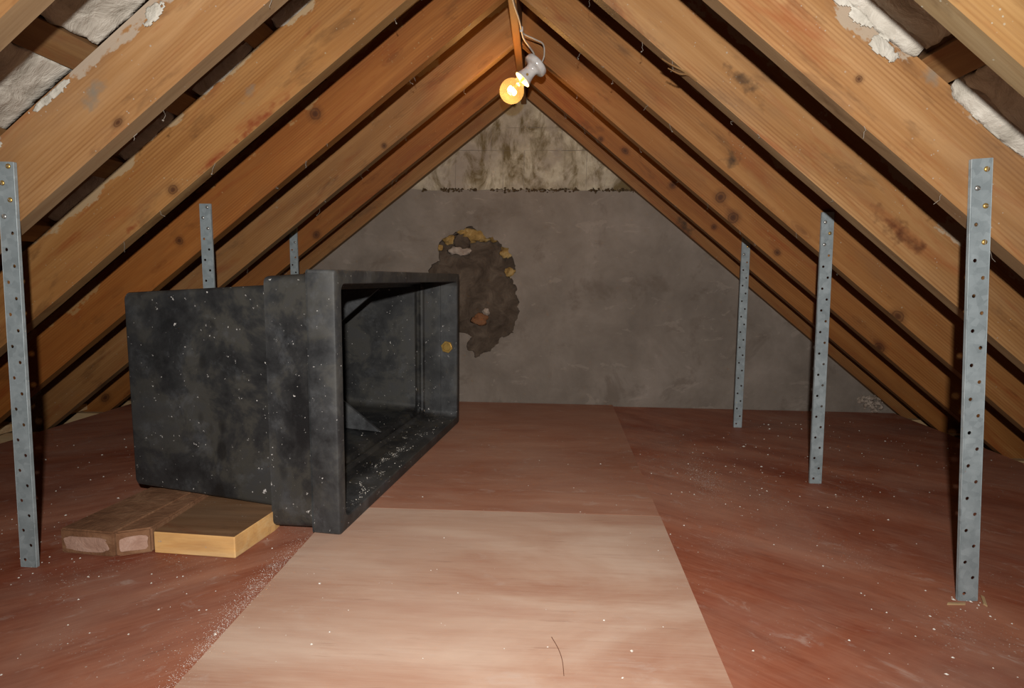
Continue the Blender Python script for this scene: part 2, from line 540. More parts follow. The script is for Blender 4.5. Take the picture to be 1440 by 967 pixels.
# joists and wall plates showing past the sheets' outer edges
def joist(y):
    bm = bmesh.new()
    box(bm, (-3.25, -0.022, -0.118), (2.95, 0.022, FZ - 0.0185))
    o = obj('joist', bm, 'plate', floor)
    o.location = (0, y, 0)
for y in RY[:6]:
    joist(y - 0.085)
for i, x in enumerate((-2.98, 2.66)):
    bm = bmesh.new()
    box(bm, (-0.05, -0.85, -0.02), (0.05, YW - 0.02, 0.02))
    o = obj('wall_plate', bm, 'plate', floor)
    o.location = (x, 0, -0.0)

# ------------------------------------------------------------------ structure: end wall
def wall_pt(x, y, Y=YW):
    d = CF + CR * ((x - 720) / 811.6) - CU * ((y - 483.5) / 811.6)
    t = Y / d.y
    return d.x * t, CAMZ + d.z * t

wall = empty('wall_back', (0, YW, 0))
tag(wall, kind='structure')
LEDGE = 1.438
def roofz(x, h=0.30):
    return ZR + h / math.cos(AL) - (XR - x) * math.tan(AL) if x < XR else ZR + h / math.cos(AR) - (x - XR) * math.tan(AR)

def jitter(poly, step, amp, seed=0):
    out = []
    n = len(poly)
    for i in range(n):
        a, b = Vector(poly[i]), Vector(poly[(i + 1) % n])
        k = max(1, int((b - a).length / step))
        for j in range(k):
            p = a.lerp(b, j / k)
            q = noise.noise_vector(Vector((p.x * 34, p.y * 34, seed))) * amp + noise.noise_vector(Vector((p.x * 120, p.y * 120, seed))) * amp * 0.5
            out.append((p.x + q.x, p.y + q.y))
    return out

def slab_with_holes(bm, outer, holes, y0, y1):
    """polygons in (x,z); front face at y0, back at y1"""
    loops = [[Vector((x, z, 0)) for x, z in lp] for lp in [outer] + holes]
    tris = tessellate_polygon(loops)
    flat = [p for lp in loops for p in lp]
    fv = [bm.verts.new((p.x, y0, p.y)) for p in flat]
    bv = [bm.verts.new((p.x, y1, p.y)) for p in flat]
    for t in tris:
        try:
            bm.faces.new([fv[i] for i in t])
            bm.faces.new([bv[i] for i in reversed(t)])
        except ValueError:
            pass
    k = 0
    for lp in loops:
        n = len(lp)
        for i in range(n):
            a, b = k + i, k + (i + 1) % n
            bm.faces.new((fv[a], fv[b], bv[b], bv[a]))
        k += n

# masonry core behind everything
bm = bmesh.new()
core = [(-3.1, -0.15), (2.8, -0.15), (2.8, roofz(2.8)), (XR, roofz(XR)), (-3.1, roofz(-3.1))]
slab_with_holes(bm, core, [], 0.05, 0.2)
obj('masonry_core', bm, 'substrate', wall)['label'] = 'dark exposed masonry behind the broken render'
# render coat with the broken-out patch
patch_px = [(602.7, 378.5), (611, 372), (619, 367), (618, 360), (616, 348), (625.5, 332), (637, 329.5), (646, 323), (664, 318), (675.5, 326), (683.5, 336),
            (694, 332), (700.6, 338.7), (707.4, 345.5), (716.5, 349), (717.7, 357), (725.6, 375), (724.5, 384), (716.5, 391), (725.6, 403.5), (725.6, 414),
            (730, 427), (729, 445.6), (723, 452.5), (723, 468), (705, 475), (696, 486.6), (682, 496), (667.6, 501), (665, 493), (656, 493), (657, 480), (664, 474),
            (652, 468), (630, 462), (612, 440), (604, 405)]
patch = [wall_pt(*q) for q in patch_px]
hole = jitter(patch, 0.012, 0.016, 3)
top = [(x, LEDGE + noise.noise(Vector((x * 5, 0, 2))) * 0.012 + noise.noise(Vector((x * 31, 0, 5))) * 0.006) for x in [2.6 - i * 0.05 for i in range(108)]]
top = [p for p in top if p[1] < roofz(p[0], 0.26)]
outer = [(-3.05, -0.12), (2.75, -0.12), (2.75, roofz(2.75))] + top + [(-3.05, roofz(-3.05))]
bm = bmesh.new()
slab_with_holes(bm, outer, [hole], 0.0, 0.03)
obj('render_coat', bm, 'plaster', wall)['label'] = 'rough grey-brown cement render with trowel marks'
# lumpy masonry surface inside the patch
bm = bmesh.new()
x0, x1 = -0.85, -0.10
z0, z1 = 0.25, 1.25
NX, NZ = 60, 80
grid = []
for j in range(NZ + 1):
    row = []
    for i in range(NX + 1):
        x = x0 + (x1 - x0) * i / NX
        z = z0 + (z1 - z0) * j / NZ
        d = noise.noise(Vector((x * 9, z * 9, 1))) * 0.010 + noise.noise(Vector((x * 30, z * 30, 4))) * 0.007
        row.append(bm.verts.new((x, 0.036 + d, z)))
    grid.append(row)
for j in range(NZ):
    for i in range(NX):
        bm.faces.new((grid[j][i], grid[j][i + 1], grid[j + 1][i + 1], grid[j + 1][i]))
obj('exposed_masonry', bm, 'substrate', wall, True)['label'] = 'lumpy dark brown masonry laid bare where the render fell off'
# stones round the patch
for k, (px, py, w, h, mt) in enumerate([(630, 336, 15, 14, 'stone_y'), (618, 348, 8, 8, 'stone_y'), (668, 332, 34, 17, 'stone_y'), (650, 325, 16, 9, 'stone_y'), (694, 335, 14, 8, 'stone_y'),
                                        (712, 353, 15, 16, 'stone_y'), (718, 383, 13, 13, 'stone_y'), (645, 352, 24, 12, 'stone_w'), (675, 449, 21, 14, 'stone_o'), (683, 439, 9, 9, 'stone_w'), (647, 339, 22, 20, 'substrate')]):
    x, z = wall_pt(px, py)
    bm = bmesh.new()
    s = YW / 811.6 * 0.5
    lump(bm, (0, 0, 0), (w * s * 1.08, 0.012, h * s * 1.08), k + 1, 3, 0.7)
    o = obj('stone', bm, mt, wall, True)
    o.location = (x, 0.020, z)

# concrete blocks above the ledge
def hjoint(z, x):
    return z
courses = [(LEDGE - 0.02, wall_pt(735, 211)[1], [wall_pt(v, 240)[0] for v in (560, 640, 707, 737, 825, 900)]),
           (wall_pt(735, 211)[1], wall_pt(735, 179)[1], [wall_pt(v, 195)[0] for v in (610, 690, 790, 850)]),
           (wall_pt(735, 179)[1], ZR + 0.30, [wall_pt(v, 165)[0] for v in (640, 738, 830)])]
def clip_poly(x0, x1, z0, z1):
    """rectangle cut by the two roof slopes"""
    pts = [(x0, z0), (x1, z0), (x1, z1), (x0, z1)]
    for sgn in (-1, 1):
        out = []
        def f(p):
            a = AL if sgn < 0 else AR
            return ZR + 0.27 / math.cos(a) - sgn * (p[0] - XR) * math.tan(a) - p[1]
        n = len(pts)
        for i in range(n):
            a, b = pts[i], pts[(i + 1) % n]
            fa, fb = f(a), f(b)
            if fa >= 0:
                out.append(a)
            if fa * fb < 0:
                t = fa / (fa - fb)
                out.append((a[0] + (b[0] - a[0]) * t, a[1] + (b[1] - a[1]) * t))
        pts = out
        if len(pts) < 3:
            return []
    return pts
for zc0, zc1, xs in courses:
    for a, b in zip([-1.5] + xs, xs + [1.2]):
        g = 0.0012
        pl = clip_poly(a + g, b - g, zc0 + g, zc1 - g)
        if len(pl) < 3:
            continue
        bm = bmesh.new()
        d = 0.012 + random.uniform(-0.002, 0.002)
        slab_with_holes(bm, jitter(pl, 0.06, 0.004, a), [], d, 0.06)
        obj('block', bm, 'block', wall)
# joint mortar plane behind the blocks, crust of dirt on the ledge
bm = bmesh.new()
pl = clip_poly(-1.6, 1.3, LEDGE - 0.03, ZR + 0.33)
slab_with_holes(bm, pl, [], 0.0155, 0.05)
obj('joint_mortar', bm, 'plaster', wall)
bm = bmesh.new()
rr = random.Random(5)
for i in range(420):
    x = rr.uniform(-0.82, 0.66)
    if noise.noise(Vector((x * 6, 3, 0))) < -0.30:
        continue
    s = rr.uniform(0.003, 0.008)
    lump(bm, (x, 0.004 + rr.uniform(-0.010, 0.008), LEDGE + rr.gauss(0.0, 0.006)), (s * 1.4, s * 0.8, s), i, 1, 0.6)
tag(obj('ledge_crust', bm, 'moss', wall), 'dark crumbly crust along the ledge', kind='stuff')
bm = bmesh.new()
for i in range(46):
    px, py = rr.gauss(1222, 9), rr.gauss(566, 6)
    x, z = wall_pt(px, py)
    s = rr.uniform(0.006, 0.02)
    lump(bm, (x, 0.0 - rr.uniform(0, 0.03), max(z, 0.0)), (s, s, s), i, 1, 0.6)
tag(obj('rubble', bm, 'stone_w', wall), 'small heap of rubble where wall, roof and floor meet', kind='stuff')

# ------------------------------------------------------------------ structure: roof slopes
def slope_frame(side):
    a = AL if side < 0 else AR
    ex = Vector((math.cos(a), 0, -side * math.sin(a)))          # local +X in world; s = side * x
    ez = Vector((side * math.sin(a), 0, math.cos(a)))
    mm = Matrix((ex, Vector((0, 1, 0)), ez)).transposed().to_4x4()
    mm.translation = Vector((XR, 0, ZR))
    return mm

SLEN = 3.62
ceil = {}
for side, nm in ((-1, 'ceiling_left'), (1, 'ceiling_right')):
    bm = bmesh.new()
    xa, xb = sorted((side * -0.15, side * SLEN))
    box(bm, (xa, -0.9, RD + 0.026), (xb, YW + 0.1, RD + 0.05))
    o = obj(nm, bm, 'sark')
    o.matrix_world = slope_frame(side)
    o.color = (1, 1, 1, 1)
    tag(o, kind='structure')
    ceil[side] = o
    s0 = 0.148 if side < 0 else 0.19
    k = 0
    while s0 + 0.36 * k < SLEN - 0.1:
        s = s0 + 0.36 * k + random.uniform(-0.008, 0.008)
        bm = bmesh.new()
        box(bm, (-(YW + 0.85) / 2, -0.044, 0.0), ((YW + 0.85) / 2, 0.044, 0.0255))
        b = obj('batten', bm, 'batten', o)
        b.matrix_local = Matrix.Translation((side * s, (YW - 0.85) / 2, RD + 0.0005)) @ Matrix.Rotation(math.pi / 2, 4, 'Z')
        g = random.uniform(0.75, 1.05)
        b.color = (g, g, g, 1)
        k += 1

# white torching mortar left between the battens
def torching(side, s0, s1, y0, y1, h0, h1, seed, edge='panel'):
    """lumpy mortar slab in slope coordinates; h0 visible underside height, h1 back"""
    bm = bmesh.new()
    nx, ny = max(6, int((s1 - s0) / 0.012)), max(5, int((y1 - y0) / 0.012))
    g = []
    for i in range(nx + 1):
        r_ = []
        for j in range(ny + 1):
            u, v = i / nx, j / ny
            s = s0 + (s1 - s0) * u
            y = y0 + (y1 - y0) * v
            n1 = noise.noise(Vector((s * 8, y * 8, seed)))
            n2 = noise.noise(Vector((s * 35, y * 35, seed + 3)))
            e = min(u, 1 - u) * 2
            if edge == 'panel':
                h = h0 + 0.010 * n1 + 0.004 * n2
                y += 0.02 * n1 * (1 if j in (0, ny) else 0)
            else:
                # fillet: lowest against the far rafter, feathering away from it
                h = h0 + (h1 - h0) * (1 - v) ** 1.5 + 0.010 * n1 + 0.004 * n2
                h += (1 - min(1, e * 5)) * 0.012
            s += 0.012 * n2 + 0.010 * n1
            r_.append(bm.verts.new((side * s, y, min(h, h1))))
        g.append(r_)
    for i in range(nx):
        for j in range(ny):
            bm.faces.new((g[i][j], g[i + 1][j], g[i + 1][j + 1], g[i][j + 1]))
    ret = bmesh.ops.extrude_face_region(bm, geom=list(bm.faces))
    for v in [q for q in ret['geom'] if isinstance(q, bmesh.types.BMVert)]:
        v.co.z = h1 + 0.004
    return obj('torching_mortar', bm, 'mortar', ceil[side], True)

Y6 = RY[5] - RT
Y5 = RY[4] - RT
for a, b, sd in ((0.93, 1.185, 1), (1.28, 1.54, 2), (1.635, 1.90, 3), (0.56, 0.82, 6)):
    torching(-1, a, b, RY[6] + 0.003, Y6 + 0.006, RD + 0.006, RD + 0.028, sd)
for a, b, sd in ((0.86, 1.215, 4), (1.325, 1.68, 5)):
    torching(1, a, b, Y6 - 0.055, Y6 + 0.004, RD - 0.018, RD + 0.028, sd, 'fillet')
for a, b, sd in ((0.86, 1.215, 14), (1.325, 1.68, 15)):
    torching(1, a, b, RY[6] + 0.003, Y6 - 0.03, RD + 0.008, RD + 0.028, sd)
# mortar left along the top edge of the second rafter on the left
for a, b, sd in ((0.60, 0.82, 7), (0.92, 1.18, 8), (1.29, 1.53, 9), (1.62, 1.88, 10)):
    torching(-1, a, b, Y5 - 0.02, Y5 + 0.004, RD - 0.004, RD + 0.028, sd, 'fillet')
# mortar smears on the face of the nearest rafters (thin, irregular dabs)
def smear(side, s, h, Y, w, hh, seed, parent):
    """thin ragged dab of mortar on a rafter face"""
    st = 0.0035
    nx, nz = int(2.6 * w / st), int(2.6 * hh / st)
    bm = bmesh.new()
    vv = {}
    for i in range(nx + 1):
        for j in range(nz + 1):
            x = (i / nx - 0.5) * 2.6 * w
            z = (j / nz - 0.5) * 2.6 * hh
            if h + z > RD - 0.002:
                continue
            q_ = Vector((x, z, seed * 1.7))
            f = 0.75 - (x / w) ** 2 - (z / hh) ** 2
            f += 0.75 * noise.noise(q_ * 22) + 0.55 * noise.noise(q_ * 55) + 0.35 * noise.noise(q_ * 130)
            if f > 0:
                vv[(i, j)] = bm.verts.new((side * s + x, -min(0.004, 0.0008 + f * 0.004) - 0.0012 * noise.noise(q_ * 90), h + z))
    for (i, j) in list(vv):
        k4 = [(i, j), (i + 1, j), (i + 1, j + 1), (i, j + 1)]
        if all(k in vv for k in k4):
            bm.faces.new([vv[k] for k in k4])
    bmesh.ops.delete(bm, geom=[v for v in bm.verts if not v.link_faces], context='VERTS')
    ret = bmesh.ops.extrude_face_region(bm, geom=list(bm.faces))
    for v in [q for q in ret['geom'] if isinstance(q, bmesh.types.BMVert)]:
        v.co.y = 0.002
    o = obj('mortar_smear', bm, 'mortar', parent, True)
    o.location = (0, Y, 0)
    return o

# ------------------------------------------------------------------ ridge board
bm = bmesh.new()
box(bm, (-2.4, -0.018, 0.0), (2.4, 0.018, 0.22))
bevel(bm, 0.003)
ridge = obj('ridge_board', bm, 'pine')
ridge.location = (XR, YW - 0.01 - 2.4, ZR - 0.045)
ridge.rotation_euler.z = math.pi / 2
ridge.color = (0.95, 0.86, 0.74, 1)
tag(ridge, 'long pine ridge board running along the top where all rafters meet', 'beam')

# ------------------------------------------------------------------ rafters
def rafter(side, i, Yf, label, tint, seed):
    a = AL if side < 0 else AR
    ca, sa, ta = math.cos(a), math.sin(a), math.tan(a)
    n = 40
    bm = bmesh.new()
    # plumb cut at the ridge board face
    off = 0.0195
    rings = []
    s_end = SLEN - 0.02
    for k in range(n + 1):
        u = k / n
        ring = []
        for hh, yy in ((0, 0), (0, 1), (1, 1), (1, 0)):
            h = hh * RD
            s_start = off / ca - h * ta          # points on the vertical line x = off
            s = s_start + (s_end - s_start) * u
            w = noise.noise(Vector((s * 0.9, seed * 3.1, hh * 5)))
            w2 = noise.noise(Vector((s * 6.0, seed * 1.7, hh * 3 + yy * 9)))
            y = -RT * (1 - yy) + w * 0.004 + w2 * 0.0012
            z = h + (w * 0.004 + w2 * 0.0018) * (1 if hh == 0 else 0)
            ring.append(bm.verts.new((side * s, y, z)))
        rings.append(ring)
    for k in range(n):
        for q in range(4):
            bm.faces.new((rings[k][q], rings[k][(q + 1) % 4], rings[k + 1][(q + 1) % 4], rings[k + 1][q]))
    bm.faces.new(rings[0])
    bm.faces.new(rings[-1][::-1])
    # soften the long edges
    es = [e for e in bm.edges if abs(e.verts[0].co.x - e.verts[1].co.x) > 0.02]
    bmesh.ops.bevel(bm, geom=es, offset=0.0035, segments=2, affect='EDGES')
    bm.normal_update()
    bmesh.ops.recalc_face_normals(bm, faces=bm.faces)
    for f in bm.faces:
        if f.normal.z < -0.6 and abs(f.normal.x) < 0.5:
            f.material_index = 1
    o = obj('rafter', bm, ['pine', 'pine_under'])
    mm = slope_frame(side)
    mm.translation = Vector((XR, Yf, ZR))
    o.matrix_world = mm
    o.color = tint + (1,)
    tag(o, label, 'rafter', 'rafters of the left slope' if side < 0 else 'rafters of the right slope')
    return o

names_l = ['thin-looking pine rafter on the left slope set against the end wall',
           'second pine rafter from the end wall on the left slope, holding the farthest left strut',
           'third rafter from the end wall on the left slope, edge glowing by the bulb',
           'orange pine rafter on the left slope with the middle left strut fixed to it',
           'orange grained pine rafter on the left slope with grey mortar along its top',
           'broad pale pine rafter at upper left with the nearest left strut fixed to it',
           'pine rafter at the extreme top left corner beyond the white mortar']
names_r = ['thin-looking pine rafter on the right slope set against the end wall',
           'second pine rafter from the end wall on the right slope, holding the farthest right strut',
           'third pine rafter from the end wall on the right slope, with two dark round knots',
           'pine rafter on the right slope with the middle right strut fixed to it',
           'splintered pine rafter on the right slope between the middle and nearest right struts',
           'broad grained pine rafter on the right slope with the nearest right strut fixed to it',
           'pine rafter cutting across the extreme top right corner']
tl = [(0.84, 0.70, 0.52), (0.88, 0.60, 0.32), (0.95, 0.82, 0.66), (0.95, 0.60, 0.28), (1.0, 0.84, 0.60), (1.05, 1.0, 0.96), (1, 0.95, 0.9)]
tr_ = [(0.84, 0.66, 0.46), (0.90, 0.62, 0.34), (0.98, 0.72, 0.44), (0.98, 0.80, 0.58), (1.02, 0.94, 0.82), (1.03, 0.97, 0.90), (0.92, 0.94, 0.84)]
RAF = {}
for i, Yf in enumerate(RY):
    RAF[(-1, i)] = rafter(-1, i, Yf, names_l[i], tl[i], i + 1.3)
    RAF[(1, i)] = rafter(1, i, Yf, names_r[i], tr_[i], i + 21.7)

# knots and stains at their own places on the rafter faces (local x, height, half sizes)
MARKS = [
    (-1, 3, -0.958, 0.128, 0.028, 0.028, 'k'),
    (-1, 3, -1.782, 0.091, 0.019, 0.019, 'k'),
    (-1, 4, -1.458, 0.027, 0.020, 0.017, 'k'),
    (1, 4, 0.924, 0.099, 0.060, 0.025, 's'),
    (1, 4, 1.664, 0.061, 0.112, 0.035, 'b'),
    (1, 2, 1.276, 0.064, 0.030, 0.030, 'k'),
    (1, 2, 1.393, 0.027, 0.030, 0.030, 'k'),
    (1, 1, 0.744, 0.053, 0.026, 0.017, 'k'),
    (1, 1, 0.592, 0.013, 0.017, 0.017, 'k'),
    (1, 1, 1.085, 0.080, 0.022, 0.022, 'k'),
    (1, 1, 1.429, 0.052, 0.017, 0.017, 'k'),
    (1, 2, 1.679, 0.038, 0.019, 0.015, 'k'),
    (-1, 1, -1.546, 0.034, 0.026, 0.022, 'k'),
    (-1, 1, -3.304, 0.081, 0.035, 0.026, 'k'),
    (1, 5, 1.143, 0.077, 0.010, 0.010, 'k'),
    (1, 2, 2.397, 0.007, 0.034, 0.026, 'k'),
    (1, 3, 2.097, 0.011, 0.031, 0.025, 'k'),
    (-1, 5, -1.272, 0.026, 0.017, 0.010, 'k'),
    (-1, 5, -1.591, -0.006, 0.016, 0.010, 'k'),
    (-1, 5, -1.268, 0.121, 0.043, 0.023, 'g'),
    (-1, 4, -1.027, 0.108, 0.040, 0.020, 'g'),
    (1, 0, 1.339, 0.025, 0.076, 0.057, 's'),
    (1, 3, 1.140, 0.054, 0.043, 0.031, 's'),
    (1, 5, 1.268, 0.202, 0.043, 0.023, 'g'),
    (-1, 2, -0.848, 0.021, 0.015, 0.015, 'k'),
    (-1, 4, -1.666, 0.021, 0.035, 0.012, 'r'),
    (-1, 4, -1.274, 0.014, 0.085, 0.012, 'r'),
    (-1, 4, -1.041, 0.013, 0.090, 0.015, 'r'),
]
def marked_pine(key, marks):
    mt = M['pine'].copy()
    mt.name = 'rafter_pine_marked'
    nt = mt.node_tree
    bs = nt.nodes['Principled BSDF']
    src = bs.inputs['Base Color'].links[0].from_socket
    tc = nt.nodes.new('ShaderNodeTexCoord')
    nz = nt.nodes.new('ShaderNodeTexNoise')
    nz.inputs['Scale'].default_value = 28.0
    nz.inputs['Detail'].default_value = 5.0
    nt.links.new(tc.outputs['Object'], nz.inputs['Vector'])
    for x, h, a, b, kind in marks:
        if kind != 'k':
            a, b = a * 1.8, b * 1.8
        mp = nt.nodes.new('ShaderNodeMapping')
        mp.vector_type = 'POINT'
        mp.inputs['Location'].default_value = (-x / a, 0, -h / b)
        mp.inputs['Scale'].default_value = (1 / a, 0, 1 / b)
        nt.links.new(tc.outputs['Object'], mp.inputs['Vector'])
        ln = nt.nodes.new('ShaderNodeVectorMath')
        ln.operation = 'LENGTH'
        nt.links.new(mp.outputs[0], ln.inputs[0])
        ad = nt.nodes.new('ShaderNodeMath')
        ad.operation = 'MULTIPLY_ADD'
        ad.inputs[1].default_value = 0.5 if kind == 'k' else 2.2
        nt.links.new(nz.outputs[0], ad.inputs[0])
        nt.links.new(ln.outputs['Value'], ad.inputs[2])
        rp = nt.nodes.new('ShaderNodeValToRGB')
        if kind == 'k':
            stops = [(0.0, 0.95), (0.30, 0.85), (0.42, 0.55), (0.52, 0.75), (0.62, 0.30), (1.0, 0.0)]
            colr = srgb(62, 30, 12)
        else:
            stops = [(0.45, 0.9), (0.62, 0.6), (0.85, 0.0)]
            colr = {'s': srgb(56, 40, 26), 'b': srgb(72, 34, 14), 'g': srgb(122, 112, 98), 'r': srgb(120, 48, 16)}[kind]
        # the ramp runs over 0..1, so halve the distance
        hv = nt.nodes.new('ShaderNodeMath')
        hv.operation = 'MULTIPLY'
        hv.inputs[1].default_value = 0.5
        nt.links.new(ad.outputs[0], hv.inputs[0])
        cr = rp.color_ramp
        while len(cr.elements) < len(stops):
            cr.elements.new(0.5)
        for e, (p, c) in zip(cr.elements, stops):
            e.position = p
            e.color = (c, c, c, 1)
        nt.links.new(hv.outputs[0], rp.inputs[0])
        mx = nt.nodes.new('ShaderNodeMix')
        mx.data_type = 'RGBA'
        nt.links.new(rp.outputs[0], mx.inputs[0])
        nt.links.new(src, mx.inputs[6])
        mx.inputs[7].default_value = colr
        src = mx.outputs[2]
    nt.links.new(src, bs.inputs['Base Color'])
    return mt
for key, ro in RAF.items():
    mk = [k[2:] for k in MARKS if (k[0], k[1]) == key]
    if mk:
        ro.data.materials[0] = marked_pine(key, mk)

for (sd, i, s, h, w, hh, q) in [(-1, 5, 1.02, 0.175, 0.05, 0.022, 1), (-1, 5, 1.38, 0.195, 0.09, 0.016, 2), (-1, 5, 1.62, 0.19, 0.05, 0.02, 9),
                                (1, 5, 1.02, 0.185, 0.12, 0.020, 3), (1, 5, 1.14, 0.165, 0.045, 0.022, 4), (1, 5, 1.50, 0.195, 0.14, 0.014, 5)]:
    smear(sd, s, h, -RT - 0.002, w, hh, q, RAF[(sd, i)])
# splinters torn from the lower edge of a right-hand rafter
for k, (s, ln, dz) in enumerate([(0.72, 0.10, -0.020), (0.755, 0.07, -0.030)]):
    bm = bmesh.new()
    tube(bm, smoothpath([(s + ln, -RT + 0.004, 0.004), (s + ln * 0.5, -RT + 0.002, 0.000), (s + 0.01, -RT - 0.004, dz * 0.6), (s - 0.03, -RT - 0.01, dz)], 4), [0.004 - 0.0002 * q for q in range(13)], 5)
    obj('splinter', bm, 'batten', RAF[(1, 4)])

# ------------------------------------------------------------------ struts
PITCH = 0.0455
def strut(top, bot, w, label, group, screws, lip=1):
    top, bot = Vector(top), Vector(bot)
    root = empty('steel_strut', bot)
    ez = (top - bot)
    L = ez.length
    ez.normalize()
    ey = Vector((0, 1, 0))
    ex = ey.cross(ez).normalized()
    ey = ez.cross(ex)
    mm = Matrix((ex, ey, ez)).transposed().to_4x4()
    mm.translation = bot
    root.matrix_world = mm
    tag(root, label, 'strut', group)
    bm = bmesh.new()
    n = int(L / PITCH)
    t = 0.0012
    hw = w / 2
    holes = []
    for k in range(n + 1):
        za, zb = k * PITCH, min((k + 1) * PITCH, L)
        if zb - za < 0.004:
            break
        lps = [[Vector((-hw, za, 0)), Vector((hw, za, 0)), Vector((hw, zb, 0)), Vector((-hw, zb, 0))]]
        zc = za + PITCH / 2
        if zc + 0.008 < zb:
            xc = (w * 0.22) * (1 if k % 2 else -1)
            holes.append((xc, zc))
            lps.append([Vector((xc + 0.0052 * math.cos(-q * math.pi / 5), zc + 0.0052 * math.sin(-q * math.pi / 5), 0)) for q in range(10)])
        flat = [p for lp in lps for p in lp]
        tris = tessellate_polygon(lps)
        fv = [bm.verts.new((p.x, -t, p.y)) for p in flat]
        bv = [bm.verts.new((p.x, t, p.y)) for p in flat]
        for tri in tris:
            bm.faces.new([fv[i] for i in tri])
            bm.faces.new([bv[i] for i in reversed(tri)])
        if len(lps) > 1:
            for q in range(10):
                a, b = 4 + q, 4 + (q + 1) % 10
                bm.faces.new((fv[a], fv[b], bv[b], bv[a]))
    bmesh.ops.remove_doubles(bm, verts=bm.verts, dist=1e-5)
    o = obj('perforated_strip', bm, 'galv', root)
    for sx in (-1, 1):
        bm = bmesh.new()
        xa, xb = sorted((sx * hw, sx * (hw + 0.0022)))
        box(bm, (xa, -t, 0), (xb, 0.010, L))
        bevel(bm, 0.0008)
        obj('folded_edge', bm, 'galv', root)
    for k, (idx, mt) in enumerate(screws):
        xc, zc = holes[-idx]
        bm = bmesh.new()
        lathe(bm, [(0.0, 0.0042), (0.004, 0.0036), (0.0066, 0.0020), (0.0072, 0.0), (0.0, 0.0)], 12)
        sc = obj('screw', bm, mt, root, True)
        sc.matrix_local = Matrix.Translation((xc, -t, zc)) @ Matrix.Rotation(math.pi / 2, 4, 'X')
        bm = bmesh.new()
        box(bm, (-0.0062, -0.0007, 0.0036), (0.0062, 0.0007, 0.0045))
        sl = obj('slot', bm, 'web', sc)
        sl.rotation_euler.z = random.uniform(0, 3)
    return root

YF = -RT - 0.0125
g1, g2 = 'perforated struts of the left slope', 'perforated struts of the right slope'
strut((-1.488, RY[5] + YF, 1.160), (-1.512, RY[5] + YF - 0.01, FZ), 0.046, 'galvanised perforated steel strut at the far left edge, nearest of the left row', g1, [(1, 'brass'), (2, 'brass'), (3, 'brass'), (4, 'zinc')])
strut((-1.478, RY[3] + YF, 1.163), (-1.478, RY[3] + YF, FZ), 0.046, 'galvanised perforated steel strut rising behind the tank body', g1, [(1, 'zinc'), (2, 'zinc'), (3, 'zinc')])
strut((-1.528, RY[1] + YF, 1.19), (-1.528, RY[1] + YF, FZ), 0.044, 'farthest galvanised perforated strut of the left row, just above the tank rim', g1, [(2, 'zinc'), (3, 'zinc')])
strut((1.098, RY[5] + YF, 1.172), (1.186, RY[5] + YF + 0.01, FZ), 0.048, 'large galvanised perforated steel strut at the right, nearest of the right row', g2, [(1, 'brass'), (2, 'zinc'), (3, 'brass'), (5, 'brass')])
strut((1.165, RY[3] + YF, 1.143), (1.195, RY[3] + YF, FZ), 0.046, 'middle galvanised perforated steel strut of the right row', g2, [(1, 'zinc'), (2, 'brass'), (3, 'zinc')])
strut((1.180, RY[1] + YF, 1.13), (1.172, RY[1] + YF - 0.06, FZ), 0.044, 'farthest galvanised perforated steel strut of the right row, in front of the wall', g2, [(2, 'brass'), (3, 'zinc')])

# ------------------------------------------------------------------ water tank lying on its side
TN = Vector((-0.659, 1.800, 0.0))
TF = Vector((-0.487, 3.345, 0.0))
du = (TF - TN).normalized()
LU = (TF - TN).length
dv = Vector((-du.y, du.x, 0))            # from the opening into the body
TH = 0.878
tank = empty('water_tank', TN)
mm = Matrix((du, dv, Vector((0, 0, 1)))).transposed().to_4x4()
mm.translation = TN
tank.matrix_world = mm
tag(tank, 'big black plastic water tank lying on its side with its open mouth to the right', 'tank')

def rloop(bm, v, ins, rad, nc=5, zin=None, top=None):
    """rounded rectangle in (u, z) at depth v"""
    zi = ins if zin is None else zin
    u0, u1, z0_, z1_ = ins, LU - ins, zi, TH - (ins if top is None else top)
    pts = []
    for cx, cz, a0 in ((u1 - rad, z1_ - rad, 0), (u0 + rad, z1_ - rad, 90), (u0 + rad, z0_ + rad, 180), (u1 - rad, z0_ + rad, 270)):
        for k in range(nc + 1):
            a = math.radians(a0 + 90 * k / nc)
            pts.append(bm.verts.new((cx + rad * math.cos(a), v, cz + rad * math.sin(a))))
    return pts
def loft(bm, loops):
    for a, b in zip(loops, loops[1:]):
        n = len(a)
        for k in range(n):
            bm.faces.new((a[k], a[(k + 1) % n], b[(k + 1) % n], b[k]))
# body shell: collar + body, outside and inside
bm = bmesh.new()
prof = [(0.099, 0.000, 0.012, 0.000, 0.000), (0.102, 0.006, 0.02, 0.006, 0.006), (0.104, 0.009, 0.03, 0.009, 0.010), (0.110, 0.010, 0.03, 0.008, 0.013), (0.245, 0.012, 0.022, 0.005, 0.022), (0.254, 0.014, 0.022, 0.008, 0.025), (0.258, 0.024, 0.022, 0.020, 0.032),
        (0.259, 0.043, 0.02, 0.059, 0.052), (0.300, 0.046, 0.02, 0.061, 0.054), (0.560, 0.062, 0.02, 0.073, 0.070), (0.833, 0.080, 0.022, 0.083, 0.087), (0.841, 0.085, 0.022, 0.088, 0.092), (0.845, 0.096, 0.022, 0.099, 0.103)]
outer = [rloop(bm, v, i, r, zin=zi, top=tp) for v, i, r, zi, tp in prof]
loft(bm, outer)
bm.faces.new(outer[-1])
